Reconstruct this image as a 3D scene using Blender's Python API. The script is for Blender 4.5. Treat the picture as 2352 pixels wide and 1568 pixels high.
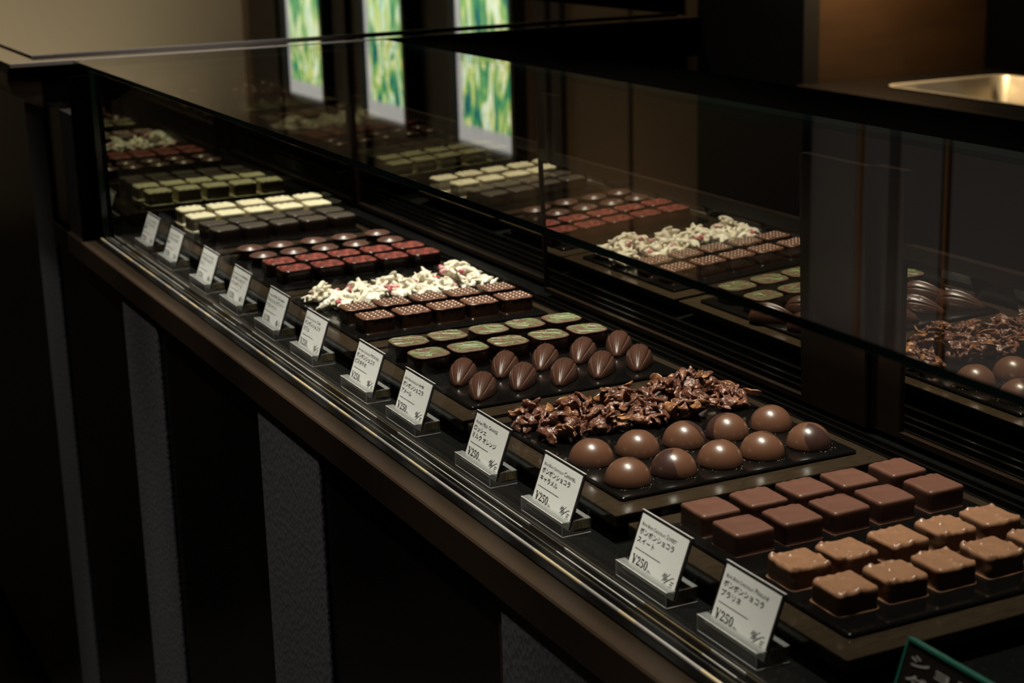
import bpy, bmesh, math, random
from mathutils import Vector, Matrix, noise

for o in list(bpy.data.objects):
    bpy.data.objects.remove(o, do_unlink=True)
SC = bpy.context.scene
COL = SC.collection
S = 0.36            # metres per layout unit (layout is measured from the camera)
CZ = 1.23           # camera height above the shop floor
def P(x, y, z):     # layout units -> metres
    return Vector((S * x, S * y, CZ + S * z))

# ------------------------------------------------------------------ camera
cam_data = bpy.data.cameras.new('camera')
cam = bpy.data.objects.new('camera', cam_data)
COL.objects.link(cam)
Rv = ((0.44378627, 0.89571782, -0.02726416), (-0.22086939, 0.13881483, 0.9653741), (-0.86848745, 0.42239796, -0.25944076))
m3 = Matrix((Rv[0], Rv[1], [-a for a in Rv[2]])).transposed()
cam.matrix_world = Matrix.Translation((0, 0, CZ)) @ m3.to_4x4()
cam_data.sensor_width = 36.0
cam_data.sensor_fit = 'HORIZONTAL'
cam_data.lens = 36.0 * 3903.28 / 2352
cam_data.clip_start = 0.02
cam_data.clip_end = 60
cam_data.dof.use_dof = True
cam_data.dof.focus_distance = 1.15
cam_data.dof.aperture_fstop = 13.5
SC.camera = cam
# ------------------------------------------------------------------ view
SC.view_settings.view_transform = 'Standard'
SC.view_settings.look = 'None'
SC.view_settings.gamma = 1.0
SC.view_settings.use_curve_mapping = False
SC.view_settings.exposure = 0.0
SC.cycles.max_bounces = 10
SC.cycles.glossy_bounces = 6
SC.cycles.transmission_bounces = 8
SC.cycles.transparent_max_bounces = 16
SC.cycles.sample_clamp_indirect = 12.0
SC.cycles.caustics_reflective = False
SC.cycles.caustics_refractive = False
# ------------------------------------------------------------------ world
wd = bpy.data.worlds.new('world')
SC.world = wd
wd.use_nodes = True
wd.node_tree.nodes['Background'].inputs[0].default_value = (1.0, 0.86, 0.68, 1)
wd.node_tree.nodes['Background'].inputs[1].default_value = 0.0025
# ------------------------------------------------------------------ lights
def spot(name, pos, aim, power, size_deg, blend=0.6, radius=0.03, col=(1.0, 0.88, 0.72)):
    d = bpy.data.lights.new(name, 'SPOT')
    d.energy = power; d.spot_size = math.radians(size_deg); d.spot_blend = blend
    d.shadow_soft_size = radius; d.color = col
    o = bpy.data.objects.new(name, d); COL.objects.link(o)
    o.location = P(*pos)
    o.rotation_euler = (P(*aim) - P(*pos)).to_track_quat('-Z', 'Y').to_euler()
    return o
WARM = (1.0, 0.915, 0.80)
# ceiling downlights over the chocolate case
spot('case_downlight', (-1.98, 1.50, 3.6), (-1.93, 1.52, -1.0), 125, 30, 0.9, 0.022, WARM)
spot('case_downlight', (-2.90, 1.54, 3.6), (-2.85, 1.55, -1.0), 190, 30, 0.9, 0.022, WARM)
spot('case_downlight', (-3.92, 1.56, 3.6), (-3.88, 1.58, -1.0), 265, 30, 0.9, 0.022, WARM)
spot('case_downlight', (-5.02, 1.56, 3.6), (-4.98, 1.58, -1.0), 285, 27, 0.9, 0.022, WARM)
# added unseen fill spots for counter front and price cards, beams end at trays
for ax, pw in ((-1.25, 70), (-2.1, 80), (-2.95, 80), (-3.8, 85), (-4.65, 85), (-5.6, 75)):
    spot('aisle_fill', (ax, 0.05, 3.6), (ax, 0.05, -1.0), pw, 32, 0.22, 0.03, (1.0, 0.93, 0.85))
spot('aisle_fill', (-7.2, -3.6, 3.5), (-6.5, 1.1, -1.9), 44, 20, 1.0, 0.05, (1.0, 0.90, 0.76))  # weak extra spot added to light the far leather strip
# alcove lamp; the far and back wall spots are unseen, added as fill
spot('far_wall_fill', (-16.8, 2.6, 3.5), (-19.2, 3.0, 0.2), 85, 110, 1.0, 0.08, (1.0, 0.87, 0.66))
spot('alcove_lamp', (-8.02, 6.15, -0.02), (-7.8, 6.5, -1.2), 30, 160, 1.0, 0.03, (1.0, 0.72, 0.40))
spot('wall_fill', (-6.6, 3.9, 3.5), (-6.8, 6.0, 0.7), 55, 75, 1.0, 0.05, (1.0, 0.90, 0.84))  # added to brighten the charcoal cabinet doors
spot('wall_fill', (-10.6, 4.6, 3.5), (-10.4, 6.0, 0.6), 32, 90, 1.0, 0.05, (1.0, 0.82, 0.58))

# ------------------------------------------------------------------ materials
def mat(name):
    m = bpy.data.materials.new(name); m.use_nodes = True
    nt = m.node_tree
    return m, nt, nt.nodes['Principled BSDF'], nt.nodes['Material Output']
def setp(b, col=None, rough=None, metal=None, spec=None, coat=None, coat_rough=None, sheen=None):
    if col is not None: b.inputs['Base Color'].default_value = (*col, 1)
    if rough is not None: b.inputs['Roughness'].default_value = rough
    if metal is not None: b.inputs['Metallic'].default_value = metal
    if spec is not None: b.inputs['Specular IOR Level'].default_value = spec
    if coat is not None: b.inputs['Coat Weight'].default_value = coat
    if coat_rough is not None: b.inputs['Coat Roughness'].default_value = coat_rough
def node(nt, kind, **kw):
    n = nt.nodes.new(kind)
    for k, v in kw.items():
        if k in ('op',): n.operation = v
        elif hasattr(n, k): setattr(n, k, v)
    return n
def tex_obj(nt, scale=(1, 1, 1)):
    tc = nt.nodes.new('ShaderNodeTexCoord'); mp = nt.nodes.new('ShaderNodeMapping')
    mp.inputs['Scale'].default_value = scale
    nt.links.new(tc.outputs['Object'], mp.inputs['Vector'])
    return mp.outputs['Vector']
def add_bump(nt, b, vec, scale, strength, dist=0.001, detail=3):
    n = nt.nodes.new('ShaderNodeTexNoise'); n.inputs['Scale'].default_value = scale; n.inputs['Detail'].default_value = detail
    nt.links.new(vec, n.inputs['Vector'])
    bp = nt.nodes.new('ShaderNodeBump'); bp.inputs['Strength'].default_value = strength; bp.inputs['Distance'].default_value = dist
    nt.links.new(n.outputs['Fac'], bp.inputs['Height']); nt.links.new(bp.outputs['Normal'], b.inputs['Normal'])
    return n
def ramp(nt, fac, stops, interp='LINEAR'):
    r = nt.nodes.new('ShaderNodeValToRGB'); r.color_ramp.interpolation = interp
    el = r.color_ramp.elements
    while len(el) > 1: el.remove(el[-1])
    el[0].position, el[0].color = stops[0][0], (*stops[0][1], 1)
    for p_, c_ in stops[1:]:
        e = el.new(p_); e.color = (*c_, 1)
    nt.links.new(fac, r.inputs['Fac'])
    return r.outputs['Color']
def noise_tex(nt, vec, scale, detail=3, rough=0.5, dist=0.0):
    n = nt.nodes.new('ShaderNodeTexNoise')
    n.inputs['Scale'].default_value = scale; n.inputs['Detail'].default_value = detail
    n.inputs['Roughness'].default_value = rough; n.inputs['Distortion'].default_value = dist
    nt.links.new(vec, n.inputs['Vector'])
    return n.outputs['Fac']
def simple(name, col, rough=0.4, metal=0.0, spec=0.5, coat=0.0, bump=None):
    m, nt, b, out = mat(name); setp(b, col, rough, metal, spec, coat, 0.1)
    if bump: add_bump(nt, b, tex_obj(nt), *bump)
    return m
def mottled(name, c1, c2, scale, rough=0.4, spec=0.5, coat=0.0, bump=None, detail=3, lo=0.35, hi=0.65, tscale=(1, 1, 1)):
    m, nt, b, out = mat(name); setp(b, c1, rough, 0, spec, coat, 0.12)
    v = tex_obj(nt, tscale)
    nt.links.new(ramp(nt, noise_tex(nt, v, scale, detail), [(lo, c1), (hi, c2)]), b.inputs['Base Color'])
    if bump: add_bump(nt, b, v, *bump)
    return m

M = {}
M['sweet'] = mottled('dark_couverture', (0.105, 0.042, 0.027), (0.125, 0.052, 0.034), 60, 0.42, 0.5, 0.0, (220, 0.05, 0.0006))
M['praline'] = mottled('milk_couverture', (0.26, 0.130, 0.072), (0.30, 0.15, 0.085), 90, 0.32, 0.5, 0.0, (260, 0.06, 0.0006))
M['pod'] = mottled('pod_chocolate', (0.050, 0.021, 0.0135), (0.061, 0.026, 0.0165), 200, 0.31, 0.5, 0.0, (900, 0.10, 0.0004))
M['shell'] = simple('dark_shell', (0.010, 0.0045, 0.003), 0.2, 0, 0.45)
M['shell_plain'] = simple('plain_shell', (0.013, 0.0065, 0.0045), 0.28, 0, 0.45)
M['truffle'] = simple('truffle_chocolate', (0.066, 0.030, 0.021), 0.36, 0, 0.5)
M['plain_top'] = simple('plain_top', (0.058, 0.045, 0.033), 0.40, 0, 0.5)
M['olive_top'] = mottled('olive_top', (0.082, 0.040, 0.026), (0.095, 0.053, 0.030), 160, 0.55, 0.3)
M['green'] = simple('green_drizzle', (0.15, 0.29, 0.095), 0.45)
M['cafe_top'] = simple('milk_top', (0.112, 0.049, 0.030), 0.34)
M['cafe_body'] = mottled('coffee_couverture', (0.020, 0.0078, 0.0045), (0.045, 0.017, 0.0085), 120, 0.24, 0.5)
M['cream'] = simple('cream_dots', (0.90, 0.80, 0.68), 0.25)
M['ivory'] = mottled('ivory_chocolate', (0.80, 0.71, 0.46), (0.84, 0.76, 0.52), 80, 0.42, 0.45, 0.0, (260, 0.06, 0.0005))
M['black_tray'] = mottled('black_lacquer_tray', (0.0030, 0.0027, 0.0025), (0.0042, 0.0038, 0.0034), 40, 0.13, 0.6)
M['foot_black'] = simple('black_foot', (0.005, 0.0045, 0.004), 0.2)

# red speckled top
m, nt, b, out = mat('red_speckled_top'); setp(b, (0.3, 0.05, 0.03), 0.4)
v = tex_obj(nt, (1, 1, 1)); f = noise_tex(nt, v, 400, 4, 0.65, 1.0)
nt.links.new(ramp(nt, f, [(0.46, (0.018, 0.008, 0.006)), (0.52, (0.20, 0.040, 0.028)), (0.66, (0.36, 0.085, 0.064))]), b.inputs['Base Color']); M['red_top'] = m

# two tone dome
m, nt, b, out = mat('two_tone_dome'); setp(b, (0.2, 0.09, 0.045), 0.33, 0, 0.5, 0.35, 0.10)
tc = nt.nodes.new('ShaderNodeTexCoord'); sx = nt.nodes.new('ShaderNodeSeparateXYZ'); nt.links.new(tc.outputs['Object'], sx.inputs[0])
at = node(nt, 'ShaderNodeMath', op='ARCTAN2'); nt.links.new(sx.outputs[1], at.inputs[0]); nt.links.new(sx.outputs[0], at.inputs[1])
wz = node(nt, 'ShaderNodeMath', op='MULTIPLY'); wz.inputs[1].default_value = 38.0; nt.links.new(sx.outputs[2], wz.inputs[0])
sh = node(nt, 'ShaderNodeMath', op='ADD'); nt.links.new(at.outputs[0], sh.inputs[0]); nt.links.new(wz.outputs[0], sh.inputs[1])
nz = noise_tex(nt, tc.outputs['Object'], 70, 2)
nm = node(nt, 'ShaderNodeMath', op='MULTIPLY_ADD'); nm.inputs[1].default_value = 0.5; nm.inputs[2].default_value = -0.25; nt.links.new(nz, nm.inputs[0])
sh2 = node(nt, 'ShaderNodeMath', op='ADD'); nt.links.new(sh.outputs[0], sh2.inputs[0]); nt.links.new(nm.outputs[0], sh2.inputs[1])
sb = node(nt, 'ShaderNodeMath', op='SUBTRACT'); sb.inputs[1].default_value = 0.28; nt.links.new(sh2.outputs[0], sb.inputs[0])
ab = node(nt, 'ShaderNodeMath', op='ABSOLUTE'); nt.links.new(sb.outputs[0], ab.inputs[0])
lt = node(nt, 'ShaderNodeMapRange'); lt.inputs['From Min'].default_value = 0.74; lt.inputs['From Max'].default_value = 0.78
nt.links.new(ab.outputs[0], lt.inputs['Value'])
nt.links.new(ramp(nt, lt.outputs[0], [(0.0, (0.044, 0.020, 0.016)), (1.0, (0.116, 0.051, 0.029))]), b.inputs['Base Color'])
add_bump(nt, b, tc.outputs['Object'], 420, 0.05, 0.0004); M['dome'] = m

# almond rocher
m, nt, b, out = mat('almond_rocher'); setp(b, (0.12, 0.05, 0.03), 0.34, 0, 0.5)
v = tex_obj(nt); f = noise_tex(nt, v, 95, 3, 0.6, 0.4)
nt.links.new(ramp(nt, f, [(0.40, (0.105, 0.041, 0.026)), (0.55, (0.165, 0.068, 0.042)), (0.70, (0.25, 0.105, 0.054))]), b.inputs['Base Color'])
add_bump(nt, b, v, 480, 0.55, 0.0009, 4); M['rocher'] = m
M['almond'] = mottled('roasted_almond', (0.13, 0.052, 0.028), (0.40, 0.19, 0.075), 170, 0.28, 0.5, 0.0, (300, 0.2, 0.0006), 2, 0.42, 0.62)
M['wrocher'] = mottled('ivory_rocher', (0.80, 0.73, 0.57), (0.86, 0.80, 0.66), 90, 0.35, 0.5, 0.0, (260, 0.15, 0.0006))
M['cranberry'] = mottled('cranberry_bits', (0.46, 0.075, 0.10), (0.72, 0.44, 0.44), 150, 0.4, 0.5, 0.0, (300, 0.2, 0.0005), 3, 0.42, 0.6)

# brown lacquered board with fine grain
m, nt, b, out = mat('brown_lacquer_board'); setp(b, (0.05, 0.035, 0.02), 0.17, 0, 0.38)
v = tex_obj(nt, (60, 6, 60)); f = noise_tex(nt, v, 14, 4, 0.6)
nt.links.new(ramp(nt, f, [(0.3, (0.017, 0.0115, 0.007)), (0.7, (0.034, 0.0235, 0.0135))]), b.inputs['Base Color'])
add_bump(nt, b, v, 14, 0.05, 0.0005, 4); M['board'] = m

# granite deck
m, nt, b, out = mat('black_granite'); setp(b, (0.012, 0.013, 0.012), 0.32, 0, 0.35)
v = tex_obj(nt); f = noise_tex(nt, v, 520, 5, 0.75)
nt.links.new(ramp(nt, f, [(0.50, (0.0020, 0.0021, 0.0020)), (0.64, (0.0036, 0.0040, 0.0036)), (0.74, (0.06, 0.06, 0.055))]), b.inputs['Base Color'])
M['granite'] = m

# bronze rail
m, nt, b, out = mat('bronze_metal'); setp(b, (0.033, 0.0215, 0.0125), 0.33, 0.55, 0.5)
v = tex_obj(nt, (2, 60, 60)); add_bump(nt, b, v, 90, 0.05, 0.0005, 2); M['bronze'] = m
M['chrome'] = simple('polished_trim', (0.75, 0.68, 0.56), 0.12, 0.75)
def reflection_trim(name, stops, scale):  # noise bands in the base colour stand in for reflected price cards
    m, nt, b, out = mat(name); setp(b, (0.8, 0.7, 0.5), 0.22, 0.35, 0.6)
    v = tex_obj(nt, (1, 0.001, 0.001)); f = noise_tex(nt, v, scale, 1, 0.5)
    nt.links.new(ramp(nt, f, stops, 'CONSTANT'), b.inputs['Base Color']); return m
M['gold'] = reflection_trim('gold_trim', [(0.0, (0.62, 0.58, 0.52)), (0.50, (0.98, 0.80, 0.47)), (0.62, (0.62, 0.58, 0.52))], 11)
M['chrome'] = reflection_trim('polished_trim', [(0.0, (0.10, 0.08, 0.06)), (0.44, (0.62, 0.58, 0.52)), (0.60, (0.30, 0.22, 0.12))], 8)
M['seam'] = simple('brushed_seam_trim', (0.72, 0.66, 0.64), 0.5, 0.9)
M['plate'] = simple('polished_black_stone', (0.004, 0.0036, 0.0032), 0.05, 0, 0.7)
M['black'] = simple('black_gloss', (0.0028, 0.0024, 0.0020), 0.22, 0, 0.45)
M['channel'] = simple('black_channel', (0.0016, 0.0014, 0.0012), 0.30, 0, 0.12)
M['black_satin'] = simple('black_satin', (0.006, 0.005, 0.0045), 0.45, 0, 0.35)
M['black_matt'] = simple('black_matt', (0.0009, 0.0008, 0.0007), 0.9, 0, 0.0)
M['brown_panel'] = mottled('dark_brown_panel', (0.016, 0.0095, 0.006), (0.020, 0.012, 0.008), 8, 0.22, 0.5)
M['steel'] = simple('brushed_steel', (0.66, 0.60, 0.48), 0.36, 0.8)
# leather strips
m, nt, b, out = mat('grey_leather'); setp(b, (0.042, 0.0405, 0.044), 0.62, 0, 0.4)
v = tex_obj(nt, (1, 1, 0.55)); vo = nt.nodes.new('ShaderNodeTexVoronoi'); vo.inputs['Scale'].default_value = 330; nt.links.new(v, vo.inputs['Vector'])
bp_ = nt.nodes.new('ShaderNodeBump'); bp_.inputs['Strength'].default_value = 0.40; bp_.inputs['Distance'].default_value = 0.0012
nt.links.new(vo.outputs['Distance'], bp_.inputs['Height']); nt.links.new(bp_.outputs['Normal'], b.inputs['Normal']); M['leather'] = m

# clear glass: sheet of glass seen as Fresnel mix of pass-through and mirror
def thin_glass(name, tint, ior=1.5, rough=0.0, boost=1.0):
    m = bpy.data.materials.new(name); m.use_nodes = True; nt = m.node_tree
    for n in list(nt.nodes): nt.nodes.remove(n)
    out = nt.nodes.new('ShaderNodeOutputMaterial')
    tr = nt.nodes.new('ShaderNodeBsdfTransparent'); tr.inputs[0].default_value = (*tint, 1)
    gl = nt.nodes.new('ShaderNodeBsdfGlossy'); gl.inputs['Roughness'].default_value = rough
    ge = nt.nodes.new('ShaderNodeNewGeometry')
    mx = nt.nodes.new('ShaderNodeMapRange'); mx.inputs['To Min'].default_value = ior; mx.inputs['To Max'].default_value = 1.0 / ior
    nt.links.new(ge.outputs['Backfacing'], mx.inputs['Value'])
    fr = nt.nodes.new('ShaderNodeFresnel'); nt.links.new(mx.outputs[0], fr.inputs['IOR'])
    ml = nt.nodes.new('ShaderNodeMath'); ml.operation = 'MULTIPLY'; ml.use_clamp = True; ml.inputs[1].default_value = boost
    nt.links.new(fr.outputs[0], ml.inputs[0])
    mi = nt.nodes.new('ShaderNodeMixShader'); nt.links.new(ml.outputs[0], mi.inputs[0])
    nt.links.new(tr.outputs[0], mi.inputs[1]); nt.links.new(gl.outputs[0], mi.inputs[2]); nt.links.new(mi.outputs[0], out.inputs[0])
    return m
M['glass'] = thin_glass('clear_glass', (0.97, 0.985, 0.975))
M['glass_edge'] = simple('green_glass_edge', (0.006, 0.020, 0.015), 0.12)
def mirror_mat(name, col, rough=0.0):
    m, nt, b, out = mat(name); setp(b, col, rough, 1.0); return m
M['mirror'] = mirror_mat('door_mirror', (0.78, 0.74, 0.66))
M['end_mirror'] = mirror_mat('tinted_end_mirror', (0.21, 0.215, 0.155))
# acrylic
m, nt, b, out = mat('clear_acrylic'); setp(b, (0.42, 0.42, 0.40), 0.12, 0, 0.5)
tr_a = nt.nodes.new('ShaderNodeBsdfTransparent'); tr_a.inputs[0].default_value = (0.86, 0.88, 0.87, 1)
mx_a = nt.nodes.new('ShaderNodeMixShader'); mx_a.inputs[0].default_value = 0.36
nt.links.new(tr_a.outputs[0], mx_a.inputs[1]); nt.links.new(b.outputs[0], mx_a.inputs[2]); nt.links.new(mx_a.outputs[0], out.inputs['Surface']); M['acrylic'] = m
M['acrylic_saw'] = mottled('sawn_acrylic_end', (0.06, 0.05, 0.035), (0.42, 0.32, 0.17), 90, 0.35, 0.5, 0.0, None, 3, 0.4, 0.6, (1, 30, 1))
M['paper'] = simple('card_paper', (0.84, 0.82, 0.79), 0.5, 0, 0.3)
M['card_black'] = simple('card_border', (0.012, 0.009, 0.008), 0.3)
M['ink'] = simple('printed_ink', (0.015, 0.013, 0.012), 0.5)
M['card_edge'] = simple('clear_card_edge', (0.62, 0.59, 0.58), 0.2)
M['green_edge'] = simple('green_acrylic_edge', (0.02, 0.11, 0.085), 0.2)
M['grey_ink'] = simple('grey_ink', (0.35, 0.32, 0.30), 0.5)

# room finishes
M['beige_wall'] = mottled('beige_wall', (0.46, 0.38, 0.27), (0.50, 0.42, 0.30), 0.8, 0.7, 0.2)
M['brown_wall'] = mottled('brown_wall', (0.10, 0.065, 0.034), (0.125, 0.082, 0.045), 1.5, 0.5, 0.3)
M['wood_alcove'] = mottled('alcove_wood', (0.024, 0.0114, 0.0040), (0.034, 0.0165, 0.0058), 3, 0.45, 0.4, 0, None, 4, 0.35, 0.65, (1, 1, 8))
M['dark_wall'] = simple('dark_wall', (0.020, 0.015, 0.012), 0.5, 0, 0.3)
M['charcoal'] = simple('charcoal_panel', (0.055, 0.050, 0.046), 0.5, 0, 0.3)
M['bronze_line'] = simple('bronze_line', (0.11, 0.055, 0.022), 0.4, 0.3)
M['floor'] = mottled('dark_floor', (0.020, 0.015, 0.011), (0.028, 0.020, 0.014), 4, 0.35, 0.4)
M['ceiling'] = simple('ceiling_paint', (0.05, 0.042, 0.035), 0.8, 0, 0.1)

def emis(name, build):
    m = bpy.data.materials.new(name); m.use_nodes = True; nt = m.node_tree
    for n in list(nt.nodes): nt.nodes.remove(n)
    out = nt.nodes.new('ShaderNodeOutputMaterial'); e = nt.nodes.new('ShaderNodeEmission')
    nt.links.new(e.outputs[0], out.inputs[0]); build(nt, e); return m
def art_nodes(seed):
    def f(nt, e):
        tc = nt.nodes.new('ShaderNodeTexCoord'); mp = nt.nodes.new('ShaderNodeMapping')
        mp.inputs['Location'].default_value = (seed * 3.7, 0, seed * 1.3); mp.inputs['Scale'].default_value = (13, 1, 5.0)
        nt.links.new(tc.outputs['Object'], mp.inputs['Vector'])
        f1 = noise_tex(nt, mp.outputs[0], 1.0, 5, 0.62, 1.6)
        c = ramp(nt, f1, [(0.28, (0.01, 0.05, 0.14)), (0.38, (0.015, 0.12, 0.10)), (0.45, (0.05, 0.26, 0.10)), (0.50, (0.22, 0.42, 0.12)), (0.545, (0.62, 0.60, 0.14)), (0.58, (0.80, 0.84, 0.66)), (0.64, (0.30, 0.52, 0.34)), (0.74, (0.06, 0.28, 0.26))])
        nt.links.new(c, e.inputs[0]); e.inputs[1].default_value = 1.75
    return f
for i in range(3): M['art%d' % i] = emis('backlit_picture_%s' % 'abc'[i], art_nodes(i + 1))
def matwhite(nt, e):
    e.inputs[0].default_value = (0.80, 0.77, 0.70, 1); e.inputs[1].default_value = 0.78
M['art_mat'] = emis('backlit_mount', matwhite)
# ------------------------------------------------------------------ mesh helpers
def bm_new(): return bmesh.new()
def finish(bm, name, mats, smooth=True, recalc=True):
    if recalc: bmesh.ops.recalc_face_normals(bm, faces=bm.faces)
    me = bpy.data.meshes.new(name); bm.to_mesh(me); bm.free()
    for m_ in (mats if isinstance(mats, (list, tuple)) else [mats]): me.materials.append(m_)
    for p_ in me.polygons: p_.use_smooth = smooth
    return me
def link(name, me, parent=None, loc=None, rot=None):
    o = bpy.data.objects.new(name, me); COL.objects.link(o)
    if parent is not None: o.parent = parent
    if loc is not None: o.location = loc
    if rot is not None: o.rotation_euler = rot
    return o
def tag(o, label=None, cat=None, group=None, kind=None):
    if label: o['label'] = label
    if cat: o['category'] = cat
    if group: o['group'] = group
    if kind: o['kind'] = kind
    return o
def thing(name, label, cat, loc, rotz=0, group=None):
    o = bpy.data.objects.new(name, None); COL.objects.link(o)
    o.empty_display_size = 0.01
    o.location = loc; o.rotation_euler = (0, 0, rotz)
    return tag(o, label, cat, group)
def add_box(bm, lo, hi, mi=0):
    x0, y0, z0 = lo; x1, y1, z1 = hi
    vs = [bm.verts.new(c) for c in ((x0,y0,z0),(x1,y0,z0),(x1,y1,z0),(x0,y1,z0),(x0,y0,z1),(x1,y0,z1),(x1,y1,z1),(x0,y1,z1))]
    fs = []
    for idx in ((0,3,2,1),(4,5,6,7),(0,1,5,4),(1,2,6,5),(2,3,7,6),(3,0,4,7)):
        f_ = bm.faces.new([vs[i] for i in idx]); f_.material_index = mi; fs.append(f_)
    return vs, fs
def box_mesh(name, lo, hi, mats, bev=0.0, seg=2):
    bm = bm_new(); add_box(bm, lo, hi)
    if bev > 0: bmesh.ops.bevel(bm, geom=list(bm.edges), offset=bev, segments=seg, affect='EDGES', profile=0.5)
    return finish(bm, name, mats, smooth=False)
def ubox(name, lo, hi, m_, parent=None, bev=0.0, kind=None, base=None):
    """box between two layout points; mesh is local to its own base centre (or to the parent)"""
    a, c = P(*lo), P(*hi)
    org = parent.location if parent is not None else Vector(((a.x + c.x) / 2, (a.y + c.y) / 2, min(a.z, c.z)))
    lo_ = [min(a[i], c[i]) - org[i] for i in range(3)]; hi_ = [max(a[i], c[i]) - org[i] for i in range(3)]
    o = link(name, box_mesh(name, lo_, hi_, m_, bev), parent, None if parent is not None else org)
    if kind: o['kind'] = kind
    return o
def prism_x(name, prof, x0, x1, m_, parent, smooth=False):
    """extrude a (y,z) layout profile along X between layout x0 and x1"""
    org = parent.location if parent is not None else Vector((0, 0, 0))
    bm = bm_new(); rings = []
    for x in (x0, x1):
        rings.append([bm.verts.new(P(x, y, z) - org) for y, z in prof])
    n = len(prof)
    for i in range(n): bm.faces.new((rings[0][i], rings[0][(i + 1) % n], rings[1][(i + 1) % n], rings[1][i]))
    bm.faces.new(rings[0]); bm.faces.new(rings[1][::-1])
    return link(name, finish(bm, name, m_, smooth), parent)

def outline(hx, hy, rc, na=8, ne=5):
    pts = []
    rc = max(min(rc, hx * 0.999, hy * 0.999), 1e-5)
    cs = [(hx - rc, hy - rc, 0), (-hx + rc, hy - rc, 90), (-hx + rc, -hy + rc, 180), (hx - rc, -hy + rc, 270)]
    for i, (cx, cy, a0) in enumerate(cs):
        for k in range(na + 1):
            a = math.radians(a0 + 90.0 * k / na); pts.append((cx + rc * math.cos(a), cy + rc * math.sin(a)))
        nx, ny, b0 = cs[(i + 1) % 4]; a = math.radians(b0)
        e = (nx + rc * math.cos(a), ny + rc * math.sin(a)); s_ = pts[-1]
        for k in range(1, ne + 1):
            t = k / (ne + 1); pts.append((s_[0] + (e[0] - s_[0]) * t, s_[1] + (e[1] - s_[1]) * t))
    return pts
def loft(hx, hy, rc, rings, cap=10, disp=None, na=8, ne=5, capmat=0):
    """rings: (offset, z). closes the bottom flat and the top with concentric rings"""
    bm = bm_new(); loops = []
    for off, z in rings:
        loops.append([(x, y, z) for x, y in outline(hx + off, hy + off, max(rc + off, 1e-4), na, ne)])
    last = loops[-1]; nring = len(loops)
    for k in range(1, cap):
        s_ = 1 - k / cap; loops.append([(x * s_, y * s_, z) for x, y, z in last])
    d = (lambda p: p) if disp is None else disp
    vl = [[bm.verts.new(d(p)) for p in L] for L in loops]
    n = len(vl[0])
    for a in range(len(vl) - 1):
        for i in range(n):
            f_ = bm.faces.new((vl[a][i], vl[a][(i + 1) % n], vl[a + 1][(i + 1) % n], vl[a + 1][i]))
            if a >= nring - 1: f_.material_index = capmat
    c = bm.verts.new(d((0, 0, last[0][2])))
    for i in range(n):
        f_ = bm.faces.new((vl[-1][i], vl[-1][(i + 1) % n], c)); f_.material_index = capmat
    bm.faces.new(vl[0][::-1])
    return bm
def lathe(prof, n=48):
    """prof: (r, z) from the bottom centre to the top centre"""
    bm = bm_new(); rings = []
    for r, z in prof:
        if r < 1e-7: rings.append([bm.verts.new((0, 0, z))])
        else: rings.append([bm.verts.new((r * math.cos(2 * math.pi * i / n), r * math.sin(2 * math.pi * i / n), z)) for i in range(n)])
    for a, b2 in zip(rings, rings[1:]):
        for i in range(n):
            j = (i + 1) % n
            if len(a) == 1 and len(b2) > 1: bm.faces.new((a[0], b2[j], b2[i]))
            elif len(b2) == 1 and len(a) > 1: bm.faces.new((a[i], a[j], b2[0]))
            elif len(a) > 1: bm.faces.new((a[i], a[j], b2[j], b2[i]))
    return bm
def roundtop(h, rt, n=5, skirt=None):
    r = []
    if skirt:
        r += [(skirt, 0.0), (skirt * 0.9, skirt * 0.35), (skirt * 0.25, skirt * 0.6), (0.0, skirt * 1.2)]
    else:
        r += [(-0.0004, 0.0), (0.0, 0.0005)]
    zs = r[-1][1]; nz = 7
    r += [(0.0, zs + (h - rt - zs) * k / nz) for k in range(1, nz + 1)]
    r += [(-rt * (1 - math.cos(math.pi / 2 * k / n)), h - rt + rt * math.sin(math.pi / 2 * k / n)) for k in range(1, n + 1)]
    return r
def nz3(p, s, seed=0.0):
    return noise.noise(Vector((p[0] * s + seed * 7.31, p[1] * s + seed * 3.17, p[2] * s - seed * 5.3)))
U = S   # shorthand for lengths in layout units

# ------------------------------------------------------------------ the room
YW = 6.0
FLZ = -CZ / S
def struct(name, lo, hi, m_):
    return ubox(name, lo, hi, m_, kind='structure')
struct('floor', (-26, -8, FLZ - 0.1), (3.0, 9.0, FLZ), M['floor'])
struct('ceiling', (-26, -8, 3.75), (3.0, 9.0, 3.85), M['ceiling'])
struct('wall_far', (-19.5, -8, FLZ), (-19.2, YW, 3.75), M['beige_wall'])
# back wall in panels between the dark pilasters
struct('wall_back', (-19.2, YW, FLZ), (-9.37, YW + 0.3, 3.75), M['brown_wall'])
struct('wall_right', (3.0, -8, FLZ), (3.3, 9.0, 3.75), M['dark_wall'])
tr = 0
for x0, x1 in ((-18.8, -17.85), (-16.1, -15.75), (-15.45, -15.35), (-13.65, -13.25), (-11.72, -11.52), (-11.42, -11.28)):
    tr += 1
    struct('trim_%d' % tr, (x0, YW - 0.05, FLZ), (x1, YW, 3.75), M['dark_wall'])
# alcove with the sink: left cheek, back, panel beside it
struct('wall_panel', (-9.37, YW - 0.06, FLZ), (-8.22, YW + 0.05, 3.75), M['black_satin'])
struct('wall_alcove_side', (-8.40, YW + 0.05, FLZ), (-8.22, 7.30, 3.75), M['wood_alcove'])
struct('wall_alcove_back', (-8.40, 7.30, FLZ), (3.0, 7.5, 3.75), M['black_matt'])
struct('trim_7', (-10.345, YW - 0.012, FLZ), (-10.315, YW, 3.75), M['dark_wall'])

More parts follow.
